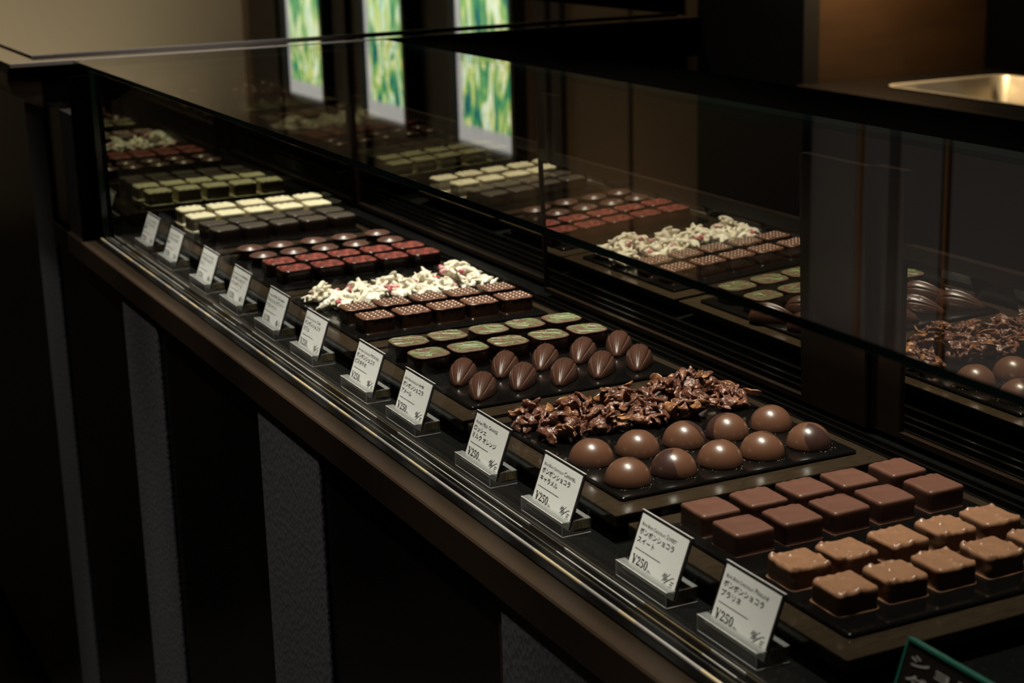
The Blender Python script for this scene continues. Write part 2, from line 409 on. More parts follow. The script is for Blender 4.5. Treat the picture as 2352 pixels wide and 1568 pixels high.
def back_cabinet():
    t = thing('back_cabinet', 'low black cabinet along the back wall below the backlit pictures', 'cabinet', P(-14.3, 5.7, FLZ))
    ubox('carcass', (-19.15, 5.45, FLZ), (-9.40, YW - 0.13, -0.62), M['black_matt'], t)
    ubox('cabinet_top', (-19.15, 5.42, -0.62), (-9.40, YW - 0.13, -0.58), M['black_matt'], t)
back_cabinet()
def wall_cabinet():
    o = P(-5.6, YW, 0.05)
    t = thing('wall_cabinet', 'charcoal wall cabinet with thin bronze edges above the sink', 'cabinet', o)
    ubox('carcass', (-8.21, YW + 0.02, 0.05), (2.99, 7.29, 3.6), M['dark_wall'], t)
    xs = [(-8.18, -7.75), (-7.68, -7.46), (-7.36, -7.02), (-6.94, -5.2), (-5.15, -3.4), (-3.35, -1.6)]
    for a, c in xs: ubox('door', (a, YW - 0.02, 0.06), (c, YW + 0.02, 3.55), M['charcoal'], t)
    for x in (-7.72, -6.98): ubox('edge_strip', (x - 0.014, YW - 0.025, 0.06), (x + 0.014, YW + 0.02, 3.55), M['bronze_line'], t)
wall_cabinet()

def artwork(i, x0, x1, label):
    z0, z1 = -0.50, 1.06
    base = P((x0 + x1) / 2, YW, z0)
    t = thing('lit_artwork', label, 'artwork', base, 0, None)
    f = 0.06
    bm = bm_new()
    for lo, hi in (((x0 - f, z0 - f), (x0, z1 + 0.10)), ((x1, z0 - f), (x1 + f, z1 + 0.10)), ((x0, z0 - f), (x1, z0)), ((x0, z1), (x1, z1 + 0.10))):
        a, c = P(lo[0], YW - 0.12, lo[1]) - base, P(hi[0], YW - 0.002, hi[1]) - base
        add_box(bm, a, c)
    link('frame', finish(bm, 'artwork_frame', M['black_satin'], False), t)
    ubox('mount', (x0, YW - 0.06, z0), (x1, YW - 0.01, z1), M['art_mat'], t)
    ubox('picture', (x0 + 0.13, YW - 0.075, z0 + 0.2), (x1 - 0.10, YW - 0.06, z1 - 0.15), M['art%d' % i], t)
artwork(0, -17.45, -16.30, 'backlit green and blue abstract picture, farthest from the case, beside the beige wall')
artwork(1, -15.20, -14.18, 'backlit green abstract picture, middle one of the three on the back wall')
artwork(2, -13.12, -12.00, 'backlit yellow and green abstract picture, nearest to the chocolate case')

# sink counter in the alcove
def sink_counter():
    z = -1.173; o = P(-6.0, 6.0, FLZ)
    t = thing('sink_counter', 'black back counter with a set-in steel sink in the alcove', 'counter', o)
    x0, x1, y0, y1 = -7.82, -5.6, 6.22, 7.08
    bm = bm_new()
    for lo, hi in (((-8.21, 5.9), (x0, 7.29)), ((x1, 5.9), (-1.0, 7.29)), ((x0, 5.9), (x1, y0)), ((x0, y1), (x1, 7.29))):
        add_box(bm, P(lo[0], lo[1], z - 0.09) - o, P(hi[0], hi[1], z) - o)
    link('worktop', finish(bm, 'worktop', M['black'], False), t)
    ubox('edge_trim', (-8.21, 5.885, z - 0.02), (-1.0, 5.9, z - 0.002), M['bronze'], t)
    ubox('cabinet', (-8.21, 5.95, FLZ + 0.002), (-1.0, 7.29, z - 0.60), M['black_satin'], t)
    # basin: open tub with rounded corners
    cx, cy = (x0 + x1) / 2, (y0 + y1) / 2; hx, hy = (x1 - x0) / 2 * S, (y1 - y0) / 2 * S
    c = P(cx, cy, z) - o
    bm = bm_new(); L = []
    for off, dz in ((0.006, 0.003), (0.0, 0.003), (-0.003, 0.0), (-0.004, -0.15), (-0.012, -0.172), (-0.03, -0.18)):
        L.append([bm.verts.new(c + Vector((x, y, dz))) for x, y in outline(hx + off, hy + off, 0.035 + off, 8, 4)])
    n = len(L[0])
    for a, b2 in zip(L, L[1:]):
        for i in range(n): bm.faces.new((a[i], a[(i + 1) % n], b2[(i + 1) % n], b2[i]))
    bm.faces.new(L[-1])
    link('sink_basin', finish(bm, 'sink_basin', M['steel'], True), t)
sink_counter()

# ------------------------------------------------------------------ chocolate display counter
XN = 0.6      # near end of the counter, beyond the frame
ZG = -0.5065  # top of the glass
XE = -5.345   # end mirror
DECK = -1.047
dc = thing('display_counter', 'long dark chocolate display counter with glass front, glass top and mirrored doors', 'display case', P(-2.5, 1.6, FLZ))
ubox('granite_deck', (XE, 1.205, DECK - 0.05), (XN, 2.06, DECK), M['granite'], dc)
prism_x('metal_rail', [(1.0955, -1.06), (1.0985, -1.0565), (1.138, -1.055), (1.138, -1.09), (1.11, -1.09), (1.11, -1.1236), (1.0955, -1.1236)], -5.79, XN, M['bronze'], dc)
ubox('rail_channel', (-5.60, 1.138, -1.10), (XN, 1.205, -1.0515), M['channel'], dc)
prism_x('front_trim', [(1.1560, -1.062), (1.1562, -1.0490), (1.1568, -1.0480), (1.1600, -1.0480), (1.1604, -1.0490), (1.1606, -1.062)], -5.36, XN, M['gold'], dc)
prism_x('inner_trim', [(1.1866, -1.062), (1.1868, -1.0505), (1.1872, -1.0500), (1.1886, -1.0500), (1.1890, -1.0505), (1.1892, -1.062)], -5.36, XN, M['chrome'], dc)
prism_x('deck_trim', [(1.2018, -1.062), (1.2020, -1.0475), (1.2024, -1.0468), (1.2034, -1.0468), (1.2038, -1.0475), (1.2040, -1.062)], -5.36, XN, M['chrome'], dc)
# front glass and top glass, dark green where the edge shows
def glass_sheet(name, lo, hi, edge_axes):
    a, c = P(*lo), P(*hi); org = dc.location
    bm = bm_new(); add_box(bm, a - org, c - org)
    bmesh.ops.recalc_face_normals(bm, faces=bm.faces)
    for f_ in bm.faces:
        k = max(range(3), key=lambda i: abs(f_.normal[i]))
        f_.material_index = 1 if k in edge_axes else 0
    return link(name, finish(bm, name, [M['glass'], M['glass_edge']], False), dc)
glass_sheet('front_glass', (XE, 1.1665, -1.058), (XN, 1.1845, ZG - 0.0135), (0,))
glass_sheet('top_glass', (-5.56, 1.166, ZG - 0.0125), (XN, 2.235, ZG), (0, 1))
# end of the case: mirror, frame, cheek
ubox('end_mirror', (XE - 0.012, 1.20, DECK), (XE, 2.06, ZG - 0.02), M['end_mirror'], dc)
ubox('end_frame', (-5.55, 1.168, -1.062), (XE - 0.002, 1.20, ZG - 0.014), M['black_matt'], dc)
ubox('end_facing', (-5.565, 1.108, -1.062), (-5.372, 1.168, -0.658), M['black_satin'], dc)
ubox('end_post', (-5.370, 1.105, -1.062), (XE - 0.002, 1.168, ZG - 0.030), M['black_matt'], dc)
ubox('end_panel', (-5.56, 1.20, -1.062), (XE - 0.013, 2.20, ZG - 0.014), M['black_matt'], dc)
# matt black ledge behind the top glass, body, back
ubox('back_ledge', (-5.56, 2.238, ZG - 0.06), (XN, 2.52, ZG), M['black_matt'], dc)
ubox('back_box', (-5.56, 2.238, FLZ), (XN, 2.50, ZG - 0.06), M['black_matt'], dc)
ubox('front_panel', (-5.79, 1.112, FLZ + 0.15), (XN, 1.20, -1.10), M['black'], dc)
ubox('plinth', (-5.79, 1.20, FLZ), (XN, 2.238, FLZ + 0.15), M['black_satin'], dc)
ubox('inner_body', (-5.79, 1.20, FLZ + 0.15), (XN, 2.05, -1.10), M['black_satin'], dc)
for x0, x1 in ((-4.885, -4.497), (-3.614, -3.206), (-2.339, -1.935), (-1.07, -0.665)):
    ubox('leather_strip', (x0, 1.102, FLZ + 0.15), (x1, 1.112, -1.1236), M['leather'], dc, 0.0015)
    ubox('strip_joint', (x0 - 0.02, 1.1085, FLZ + 0.15), (x0 - 0.004, 1.112, -1.1236), M['brown_panel'], dc)
# door track and mirrored sliding doors
for y0, y1, zt in ((1.875, 1.885, -1.028), (1.905, 1.912, -1.034), (1.932, 1.939, -1.034), (1.958, 1.964, -1.036)):
    ubox('door_track', (XE, y0, DECK), (XN, y1, zt), M['black'], dc)
def mirror_door(x0, x1, y, xs0, xs1, lean):
    z0, z1 = -1.034, -0.684
    t = ubox('sliding_door', (x0, y, z0), (x1, y + 0.010, z1), M['mirror'], dc)
    bm = bm_new(); o = dc.location
    for lo, hi in (((x0, z0 - 0.0), (xs0, ZG - 0.016)), ((xs1, z0), (x1, ZG - 0.016)), ((xs0, z1), (xs1, z1 + 0.026)), ((xs0, z0), (xs1, z0 + 0.012))):
        add_box(bm, P(lo[0], y - 0.006, lo[1]) - o, P(hi[0], y + 0.014, hi[1]) - o)
    f_ = link('door_frame', finish(bm, 'door_frame', M['brown_panel'], False), t)
    zb = P(0, 0, z0).z - o.z
    for me in (t.data, f_.data):          # the doors lean slightly in their track
        for v in me.vertices: v.co.y += lean * (v.co.z - zb)
mirror_door(XE + 0.01, -3.855, 2.030, XE + 0.03, -3.925, -0.026)
mirror_door(-3.868, -2.52, 1.986, -3.862, -2.728, -0.030)
mirror_door(-2.525, XN, 2.000, -2.435, XN - 0.05, -0.012)

# ------------------------------------------------------------------ service counter beyond the seam
sc_ = thing('service_counter', 'dark service counter with moulded glossy worktop beyond the end of the glass case', 'counter', P(-9, 2.2, FLZ))
prof = [(0.970, ZG), (0.958, -0.535), (0.957, -0.565), (0.966, -0.592), (0.985, -0.612), (1.010, -0.628), (1.035, -0.640), (1.060, -0.650), (3.55, -0.650), (3.55, ZG)]
prism_x('worktop_slab', prof, -19.1, -5.57, M['plate'], sc_)
ubox('worktop_plate', (-19.1, 1.075, ZG), (-5.762, 3.50, ZG + 0.006), M['plate'], sc_)
ubox('plate_trim', (-5.762, 1.075, ZG), (-5.748, 3.55, ZG + 0.0075), M['seam'], sc_)
ubox('end_trim', (-5.572, 0.970, ZG - 0.010), (-5.562, 3.55, ZG + 0.002), M['seam'], sc_)
ubox('body', (-19.1, 1.115, FLZ + 0.15), (-5.81, 3.40, -0.650), M['black'], sc_)
ubox('end_cheek', (-5.81, 1.115, -1.05), (-5.575, 3.40, -0.650), M['brown_panel'], sc_)
for k in range(1):
    x1 = -5.82 - 1.27 * k
    ubox('leather_strip', (x1 - 0.32, 1.104, FLZ + 0.15), (x1, 1.115, -0.652), M['leather'], sc_, 0.0015)

# ------------------------------------------------------------------ stands and trays
TX = [-1.658, -2.2725, -2.869, -3.465, -4.052, -4.675]     # near edges of the six stands
what = ['the smooth and nutty squares', 'the brown domes and almond clusters', 'the cacao pods and green-streaked chocolates',
        'the dotted chocolates and ivory clusters', 'the red-topped and swirled chocolates', 'the plain dark and ivory squares']
TL = 0.575
def stand_meshes():
    hx, hy = TL / 2 * S, 0.5565 / 2 * S
    b1 = loft(hx, hy, 0.0012, [(-0.0003, 0.0115), (0, 0.0118), (0, 0.0165), (-0.0003, 0.0169)], 2, None, 2, 1)
    board = finish(b1, 'stand_board', M['board'], False)
    b2 = loft(hx, hy, 0.001, [(-0.002, 0.0), (-0.0022, 0.0012), (-0.008, 0.0035), (-0.013, 0.0075), (-0.014, 0.0117)], 2, None, 2, 1)
    foot = finish(b2, 'stand_foot', M['foot_black'], False)
    edge = loft(hx, hy, 0.0012, [(0.0002, 0.0100), (0.0002, 0.0152)], 2, None, 2, 1)
    rim = finish(edge, 'stand_edge', M['foot_black'], False)
    return board, foot, rim
sb_, sf_, sr_ = stand_meshes()
def tray_mesh():
    hx, hy = 0.478 / 2 * S, 0.487 / 2 * S
    bm = loft(hx, hy, 0.003, [(-0.0015, 0.0), (-0.0002, 0.0008), (0, 0.0014), (-0.0003, 0.0020), (-0.0010, 0.0024), (-0.002, 0.0025)], 6, None, 6, 3)
    return finish(bm, 'tray_slab', M['black_tray'], True)
tm_ = tray_mesh()
ZT = -1.0 + 0.0072     # tray top in layout units
for k, tx in enumerate(TX):
    c = P(tx - TL / 2, 1.5625, DECK) + Vector((0, 0, 0.00012))
    t = thing('display_stand', 'low brown lacquered stand with flared black foot under ' + what[k], 'stand', c, 0, 'display stands in the glass case')
    link('board', sb_, t); link('foot', sf_, t); link('board_edge', sr_, t)
    o = link('serving_tray', tm_, None, P(tx - 0.049 - 0.239, 1.5675, -1.0) + Vector((0, 0, 0.00018)))
    tag(o, 'thin black lacquer tray holding ' + what[k], 'tray', 'black trays on the stands')
TOPZ = CZ + S * -1.0 + 0.00272

# ------------------------------------------------------------------ chocolates
ORD = ['first', 'second', 'third', 'fourth', 'fifth']
rnd = random.Random(7)
def place(name, variants, xs, ys, desc, row, cat='chocolate', group=None, rot=None, zoff=0.0):
    """a row of five pieces; variants: list of callables (name, label, loc, rz)"""
    for k, y in enumerate(ys):
        x = xs[k] if isinstance(xs, (list, tuple)) else xs
        loc = P(x, y, 0); loc.z = TOPZ + zoff
        rz = (rot[k] if isinstance(rot, (list, tuple)) else rot) if rot is not None else rnd.uniform(-0.03, 0.03)
        label = '%s, %s from the cards, %s' % (desc, ORD[k], row)
        yield k, loc, rz, label
PROTO = {}
def single(name, meshes, xs, ys, desc, row, group, rot=None, pick=None):
    for k, loc, rz, label in place(name, None, xs, ys, desc, row, 'chocolate', group, rot):
        me = meshes[pick[k] if pick else (k * 2 + int(abs(ys[0] * 100)) ) % len(meshes)]
        o = link(name, me, None, loc, (0, 0, rz)); tag(o, label, 'chocolate', group)
def multi(name, protos, xs, ys, desc, row, group, rot=None):
    """protos: list of list of (part name, mesh)"""
    for k, loc, rz, label in place(name, None, xs, ys, desc, row, 'chocolate', group, rot):
        t = thing(name, label, 'chocolate', loc, rz, group)
        for pn, me in protos[(k + int(abs(ys[0] * 1000))) % len(protos)]: link(pn, me, t)

# smooth dark squares
def sweet_mesh(seed):
    h, hx = 0.0132, 0.0355 * U
    def d(p):
        x, y, z = p
        t = max(0, (z - h * 0.7) / (h * 0.3)); e = max(0, min(1, (-x - hx * 0.35) / (hx * 0.6)))
        z += t * (0.00035 * nz3((x, y, 0), 120, seed) + e * 0.0007 * math.sin(y * 900 + seed) * (0.4 + 0.6 * nz3((x, y, 0), 160, seed + 2)))
        k = 1 + 0.012 * nz3((x, y, z), 90, seed + 4)
        return (x * k, y * k, z)
    return finish(loft(hx, hx, 0.0022, roundtop(h, 0.0018, 5, 0.0004), 14, d), 'smooth_square', M['sweet'])
sw = [sweet_mesh(i) for i in range(3)]
YS = [1.380, 1.471, 1.561, 1.650, 1.749]
single('chocolate_square', sw, -2.045, YS, 'smooth dark square chocolate', 'row beside the nutty squares', 'smooth dark squares')
single('chocolate_square', sw, -2.137, YS, 'smooth dark square chocolate', 'row nearest the domes', 'smooth dark squares')

# nutty milk squares
def praline_mesh(seed):
    h, hx = 0.0118, 0.0350 * U
    r = random.Random(seed); bumps = []
    for _ in range(19):
        a = r.choice([0, 1]); 
        if a: bumps.append((r.choice([-1, 1]) * hx * r.uniform(0.82, 0.98), r.uniform(-hx, hx), r.uniform(0.0006, 0.0011), r.uniform(0.0008, 0.0012)))
        else: bumps.append((r.uniform(-hx, hx) * 0.95, r.uniform(-hx, hx) * 0.95, r.uniform(0.0004, 0.0009), r.uniform(0.0008, 0.0013)))
    def d(p):
        x, y, z = p
        t = max(0.0, min(1.0, (z - h * 0.55) / (h * 0.40)))
        z2 = z + t * 0.0007 * nz3((x, y, 0), 110, seed)
        for bx, by, am, sg in bumps:
            q = ((x - bx) ** 2 + (y - by) ** 2) / (2 * sg * sg)
            if q < 9: z2 += t * am * math.exp(-q); 
        k = 1 + 0.016 * nz3((x, y, z * 1.5), 130, seed + 3)
        if z < 0.0008:
            k2 = 1.0 + 0.07 * max(0, nz3((x, y, 0), 70, seed + 9) - 0.05); k *= k2
        return (x * k, y * k, z2)
    return finish(loft(hx, hx, 0.0030, roundtop(h, 0.0019, 5, 0.0006), 30, d, 8, 20), 'nutty_square', M['praline'])
pr = [praline_mesh(i + 20) for i in range(5)]
single('chocolate_square', pr, -1.793, [1.382, 1.470, 1.557, 1.648, 1.738], 'nutty milk square chocolate', 'row at the near edge of its tray', 'nutty milk squares', None, [0, 1, 2, 3, 4])
single('chocolate_square', pr, -1.897, [1.379, 1.463, 1.558, 1.649, 1.736], 'nutty milk square chocolate', 'row beside the smooth squares', 'nutty milk squares', None, [3, 4, 0, 1, 2])

# domes
r0 = 0.0405 * U
dprof = [(0, 0)] + [(r0 * 0.995, 0.0), (r0 * 1.004, 0.0006)] + [(r0 * math.cos(a) ** 0.97 if a < 1.57 else 0, 0.0006 + r0 * 0.99 * math.sin(a)) for a in [math.pi / 2 * k / 22 for k in range(1, 22)]] + [(0, 0.0006 + r0 * 0.99)]
dome = finish(lathe(dprof, 56), 'chocolate_dome', M['dome'])
rd = math.radians
domN = [rd(115), rd(-70), rd(-170), rd(100), rd(0)]
domF = [rd(150), rd(160), rd(75), rd(-120), rd(-150)]
patch = {'N': ['dark patch behind', 'large dark front patch', 'dark patch at back left', 'dark patch at back right', 'dark stripe up its middle'],
         'F': ['plain front', 'dark sliver at the top', 'dark back right patch', 'dark left half', 'dark left edge']}
for rk, xs, ys, rots, row in (('N', -2.389, [1.375, 1.467, 1.562, 1.651, 1.752], domN, 'row facing smooth squares'),
                              ('F', -2.512, [1.372, 1.467, 1.565, 1.658, 1.755], domF, 'row beside almond clusters')):
    for k, y in enumerate(ys):
        loc = P(xs, y, 0); loc.z = TOPZ
        o = link('chocolate_dome', dome, None, loc, (0, 0, rots[k]))
        tag(o, 'brown dome, %s, %s from the cards, %s' % (patch[rk][k], ORD[k], row), 'chocolate', 'two-tone chocolate domes')

# cacao pods
def pod_mesh(pits):
    a, b_, h = 0.0595 * U, 0.0295 * U, 0.0395 * U
    bm = bm_new(); NU, NV = 36, 84; rows = []
    r = random.Random(5)
    for i in range(NU + 1):
        u = -1 + 2 * i / NU
        w = max(0.0, 1 - abs(u) ** 2.2) ** 0.5
        w *= (1.0 - 0.36 * u - 0.10 * u * u) / 1.06        # narrower towards the tip (+u)
        w = max(w, 0.0)
        row = []
        for j in range(NV + 1):
            v = math.pi * j / NV; dv = v - math.pi / 2
            g = 1.0
            fade = max(0, 1 - abs(u) ** 3)
            for c0, am, sg in ((0.0, 0.055, 0.045), (0.80, 0.095, 0.065), (-0.80, 0.095, 0.065)):
                g -= am * fade * math.exp(-((dv - c0) / sg) ** 2)
            for c0 in (0.13, -0.13): g += 0.022 * fade * math.exp(-((dv - c0) / 0.06) ** 2)
            row.append(bm.verts.new((a * u, b_ * w * math.cos(v) * g, max(h * w * math.sin(v) ** 0.85 * g, 0) + 0.0003)))
        rows.append(row)
    for i in range(NU):
        for j in range(NV): bm.faces.new((rows[i][j], rows[i][j + 1], rows[i + 1][j + 1], rows[i + 1][j]))
    bmesh.ops.remove_doubles(bm, verts=bm.verts, dist=1e-5)
    lower = [e for e in bm.edges if e.is_boundary]
    bmesh.ops.holes_fill(bm, edges=lower, sides=0)
    if pits:
        for v in bm.verts:
            n_ = nz3(v.co, 420, 3)
            if v.co.x < 0.004 and v.co.z > h * 0.5 and n_ > 0.38: v.co.z -= 0.0007
    return finish(bm, 'cacao_pod', M['pod'])
pods = [pod_mesh(False), pod_mesh(True)]
single('cacao_pod_chocolate', pods, [-2.990, -3.010, -2.995, -3.001, -3.006], [1.383, 1.484, 1.572, 1.665, 1.760], 'grooved cacao pod chocolate', 'row facing the almond clusters', 'cacao pod chocolates', [rd(-33), rd(-36), rd(-36), rd(-36), rd(-34)], [0, 1, 1, 0, 0])
single('cacao_pod_chocolate', pods, [-3.105, -3.110, -3.114, -3.120, -3.128], [1.392, 1.492, 1.590, 1.685, 1.780], 'grooved cacao pod chocolate', 'row beside streaked pieces', 'cacao pod chocolates', [rd(-34), rd(-35), rd(-37), rd(-38), rd(-34)], [0, 0, 1, 0, 0])

# tall rounded squares with a decorated top (shared body)
def squircle_body(hx, hy, rc, h, m_, nm, flare=0.0):
    rings = [(0.0002 + flare, 0.0), (0.0006 + flare, 0.0004), (0.0, 0.0012)] + [(0.0004 * math.sin(k / 6 * 3.14), 0.0012 + (h - 0.0022) * k / 6) for k in range(1, 7)] + [(-0.0002, h - 0.0006), (-0.0008, h - 0.0003)]
    return finish(loft(hx, hy, rc, rings, 3, None, 10, 3), nm, m_)
def squircle_top(hx, hy, rc, h, m_, nm, th=0.0007, in_=0.0004, wob=0.0, seed=0):
    rings = [(-in_, h - 0.0008), (-in_, h + th * 0.3), (-in_ - 0.0003, h + th * 0.75), (-in_ - 0.0009, h + th)]
    def d(p):
        if not wob: return p
        k = 1 + wob * nz3((p[0], p[1], 0), 240, seed); return (p[0] * k, p[1] * k, p[2] + 0.0003 * nz3((p[0], p[1], 0), 90, seed))
    return finish(loft(hx, hy, rc, rings, 6, d, 10, 3), nm, m_)
def ribbon(bm, pts, w, z, inside):
    prev = None
    for i, (x, y) in enumerate(pts):
        x2, y2 = pts[min(i + 1, len(pts) - 1)]; x1, y1 = pts[max(i - 1, 0)]
        dx, dy = x2 - x1, y2 - y1; l = math.hypot(dx, dy) or 1
        nx, ny = -dy / l * w / 2, dx / l * w / 2
        if not inside(x, y): prev = None; continue
        cur = (bm.verts.new((x + nx, y + ny, z)), bm.verts.new((x, y, z + w * 0.35)), bm.verts.new((x - nx, y - ny, z)))
        if prev:
            bm.faces.new((prev[0], cur[0], cur[1], prev[1])); bm.faces.new((prev[1], cur[1], cur[2], prev[2]))
        prev = cur
phx, phy, ph = 0.0385 * U, 0.0405 * U, 0.0128
pbody = squircle_body(phx, phy, 0.0085, ph, M['shell'], 'pistachio_body', 0.0002)
ptop = squircle_top(phx, phy, 0.0085, ph, M['olive_top'], 'pistachio_top', 0.0006, -0.0001, 0.010, 3)
def drizzle_mesh(seed):
    r = random.Random(seed); bm = bm_new()
    ins = lambda x, y: (abs(x) / (phx * 0.96)) ** 3.4 + (abs(y) / (phy * 0.96)) ** 3.4 < 1
    for _ in range(24):
        cx, cy = r.uniform(-phx, phx), r.uniform(-phy, phy); a = r.choice([0.15, 0.3, 1.2, 1.5, 2.5, 0.8]) + r.uniform(-.25, .25); L = r.uniform(0.008, 0.022); k = r.uniform(-70, 70)
        pts = []
        for i in range(15):
            t = (i / 14 - 0.5) * L; an = a + k * t
            pts.append((cx + t * math.cos(a) - k * t * t / 2 * math.sin(a), cy + t * math.sin(a) + k * t * t / 2 * math.cos(a)))
        ribbon(bm, pts, r.uniform(0.00030, 0.00050), ph + 0.00075, ins)
    return finish(bm, 'green_drizzle', M['green'], False, False)
driz = [drizzle_mesh(i + 40) for i in range(5)]
pist = [[('shell', pbody), ('top', ptop), ('green_drizzle', dm)] for dm in driz]
multi('pistachio_chocolate', pist, -3.213, [1.365, 1.457, 1.553, 1.652, 1.748], 'green-streaked rounded square', 'row beside the cacao pods', 'green-streaked chocolates')
multi('pistachio_chocolate', pist, -3.327, [1.367, 1.460, 1.561, 1.652, 1.745], 'green-streaked rounded square', 'row nearest the dotted chocolates', 'green-streaked chocolates')

# dotted coffee pieces
chx, chy, ch = 0.0345 * U, 0.0385 * U, 0.0128
def cafe_body(seed):
    def d(p):
        x, y, z = p; k = 1 + 0.025 * nz3((x, y, z), 150, seed)
        return (x * k, y * k, z)
    return finish(loft(chx, chy, 0.0035, roundtop(ch - 0.0006, 0.0008, 3, 0.0007), 4, d, 6, 6), 'coffee_body', M['cafe_body'])
def cafe_top(seed):
    h = ch
    def d(p):
        x, y, z = p; a = math.atan2(y, x)
        k = 1.03 + 0.020 * math.sin(13 * a + seed) + 0.02 * nz3((x, y, 0), 140, seed)
        edge = max(abs(x) / chx, abs(y) / chy)
        dz = -0.0006 * max(0, edge - 0.8) * 5 * (0.5 + nz3((x, y, 0), 200, seed + 3))
        return (x * k, y * k, z + dz)
    return finish(loft(chx, chy, 0.0045, [(-0.0006, h - 0.0012), (0.0, h - 0.0006), (-0.0001, h), (-0.0008, h + 0.0005)], 6, d, 8, 7), 'coffee_top', M['cafe_top'])
def dots_mesh(seed):
    bm = bm_new(); z = ch + 0.0003
    for i in range(-5, 6):
        for j in range(-4, 5):
            x, y = i * 0.0056 + j * 0.0018 - 0.001, j * 0.0050 + 0.0012
            if abs(x) > chx * 0.88 or abs(y) > chy * 0.92: continue
            bmesh.ops.create_uvsphere(bm, u_segments=8, v_segments=5, radius=0.00084, matrix=Matrix.Translation((x, y, z + 0.0001)) @ Matrix.Diagonal((1, 1, 0.6, 1)))
    return finish(bm, 'cream_dots', M['cream'])
cd = dots_mesh(0)
cafe = [[('body', cafe_body(i)), ('top', cafe_top(i + 50)), ('dots', cd)] for i in range(4)]
multi('dotted_chocolate', cafe, -3.588, [1.392, 1.484, 1.572, 1.660, 1.751], 'milk chocolate with cream dots', 'row facing streaked pieces', 'dotted chocolates', rd(0))
multi('dotted_chocolate', cafe, -3.692, [1.390, 1.478, 1.573, 1.662, 1.756], 'milk chocolate with cream dots', 'row beside the ivory clusters', 'dotted chocolates', rd(0))

# red topped pieces
rhx, rhy, rh = 0.0375 * U, 0.0415 * U, 0.0130
rbody = squircle_body(rhx, rhy, 0.007, rh, M['shell'], 'red_body'); rtops = [squircle_top(rhx, rhy, 0.007, rh, M['red_top'], 'red_top', 0.0005, 0.0005)]
redp = [[('shell', rbody), ('top', rtops[0])]]
multi('red_topped_chocolate', redp, -4.178, [1.400, 1.494, 1.586, 1.678, 1.770], 'dark chocolate with red top', 'row facing ivory clusters', 'red-topped chocolates')
multi('red_topped_chocolate', redp, -4.282, [1.395, 1.488, 1.580, 1.675, 1.770], 'dark chocolate with red top', 'row beside swirled rounds', 'red-topped chocolates')

# swirled rounds
tr_, th_ = 0.0365 * U, 0.0105
bprof = [(0, 0), (tr_ * 1.0, 0), (tr_ * 1.03, 0.0006), (tr_ * 0.93, 0.0014), (tr_ * 0.90, th_ - 0.002), (tr_ * 0.92, th_ - 0.0008), (tr_ * 0.88, th_ - 0.0003), (0, th_ - 0.0003)]
tprof = [(0, th_ - 0.0006), (tr_ * 0.96, th_ - 0.0008), (tr_ * 1.01, th_ - 0.0002), (tr_ * 1.02, th_ + 0.0003), (tr_ * 1.0, th_ + 0.0008), (tr_ * 0.93, th_ + 0.0009)]
for k in range(1, 36):
    t = k / 36; r_ = tr_ * 0.91 * (1 - t)
    tprof.append((r_, th_ + 0.0011 + 0.0021 * (1 - (1 - t) ** 1.8) + 0.00058 * math.sin(t * 20) * (1 - t)))
tprof.append((0, th_ + 0.0032))
tb, tt = finish(lathe(bprof, 40), 'round_body', M['shell']), finish(lathe(tprof, 48), 'swirled_lid', M['truffle'])
truf = [[('shell', tb), ('swirled_top', tt)]]
multi('swirled_chocolate', truf, -4.404, [1.390, 1.478, 1.570, 1.663, 1.767], 'round glossy chocolate with ringed top', 'row beside red pieces', 'swirled round chocolates')
multi('swirled_chocolate', truf, -4.514, [1.388, 1.477, 1.575, 1.669, 1.771], 'round glossy chocolate with ringed top', 'row nearest plain squares', 'swirled round chocolates')

# plain dark squares
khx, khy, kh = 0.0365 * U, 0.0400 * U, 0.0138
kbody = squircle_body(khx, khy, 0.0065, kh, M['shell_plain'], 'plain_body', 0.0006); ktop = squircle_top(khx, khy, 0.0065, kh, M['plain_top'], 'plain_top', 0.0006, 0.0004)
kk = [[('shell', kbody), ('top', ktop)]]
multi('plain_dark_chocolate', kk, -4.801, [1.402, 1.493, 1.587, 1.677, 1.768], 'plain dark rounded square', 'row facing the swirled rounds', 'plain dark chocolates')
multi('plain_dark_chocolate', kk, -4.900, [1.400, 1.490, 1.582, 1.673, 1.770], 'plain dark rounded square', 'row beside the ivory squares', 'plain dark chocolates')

# ivory squares
def ivory_mesh(seed):
    h, hx, hy = 0.0164, 0.0370 * U, 0.0395 * U
    def d(p):
        x, y, z = p; t = max(0, (z - h * 0.75) / (h * 0.25)); e = max(0, min(1, (-x - hx * 0.3) / (hx * 0.7)))
        z += t * (0.0004 * nz3((x, y, 0), 140, seed) + e * 0.0008 * math.sin(y * 800 + seed))
        k = 1 + 0.015 * nz3((x, y, z), 110, seed)
        if p[2] < 0.0009: k *= 1 + 0.06 * max(0, nz3((x, y, 0), 80, seed + 2) + 0.3)
        return (x * k, y * k, z)
    return finish(loft(hx, hy, 0.003, roundtop(h, 0.0020, 4, 0.0010), 10, d), 'ivory_square', M['ivory'])
iv = [ivory_mesh(i) for i in range(3)]
single('ivory_square', iv, -5.020, [1.395, 1.488, 1.580, 1.677, 1.770], 'ivory white square chocolate', 'row beside plain dark squares', 'ivory squares')
single('ivory_square', iv, -5.150, [1.401, 1.500, 1.598, 1.693, 1.787], 'ivory white square chocolate', 'row nearest the end mirror', 'ivory squares')

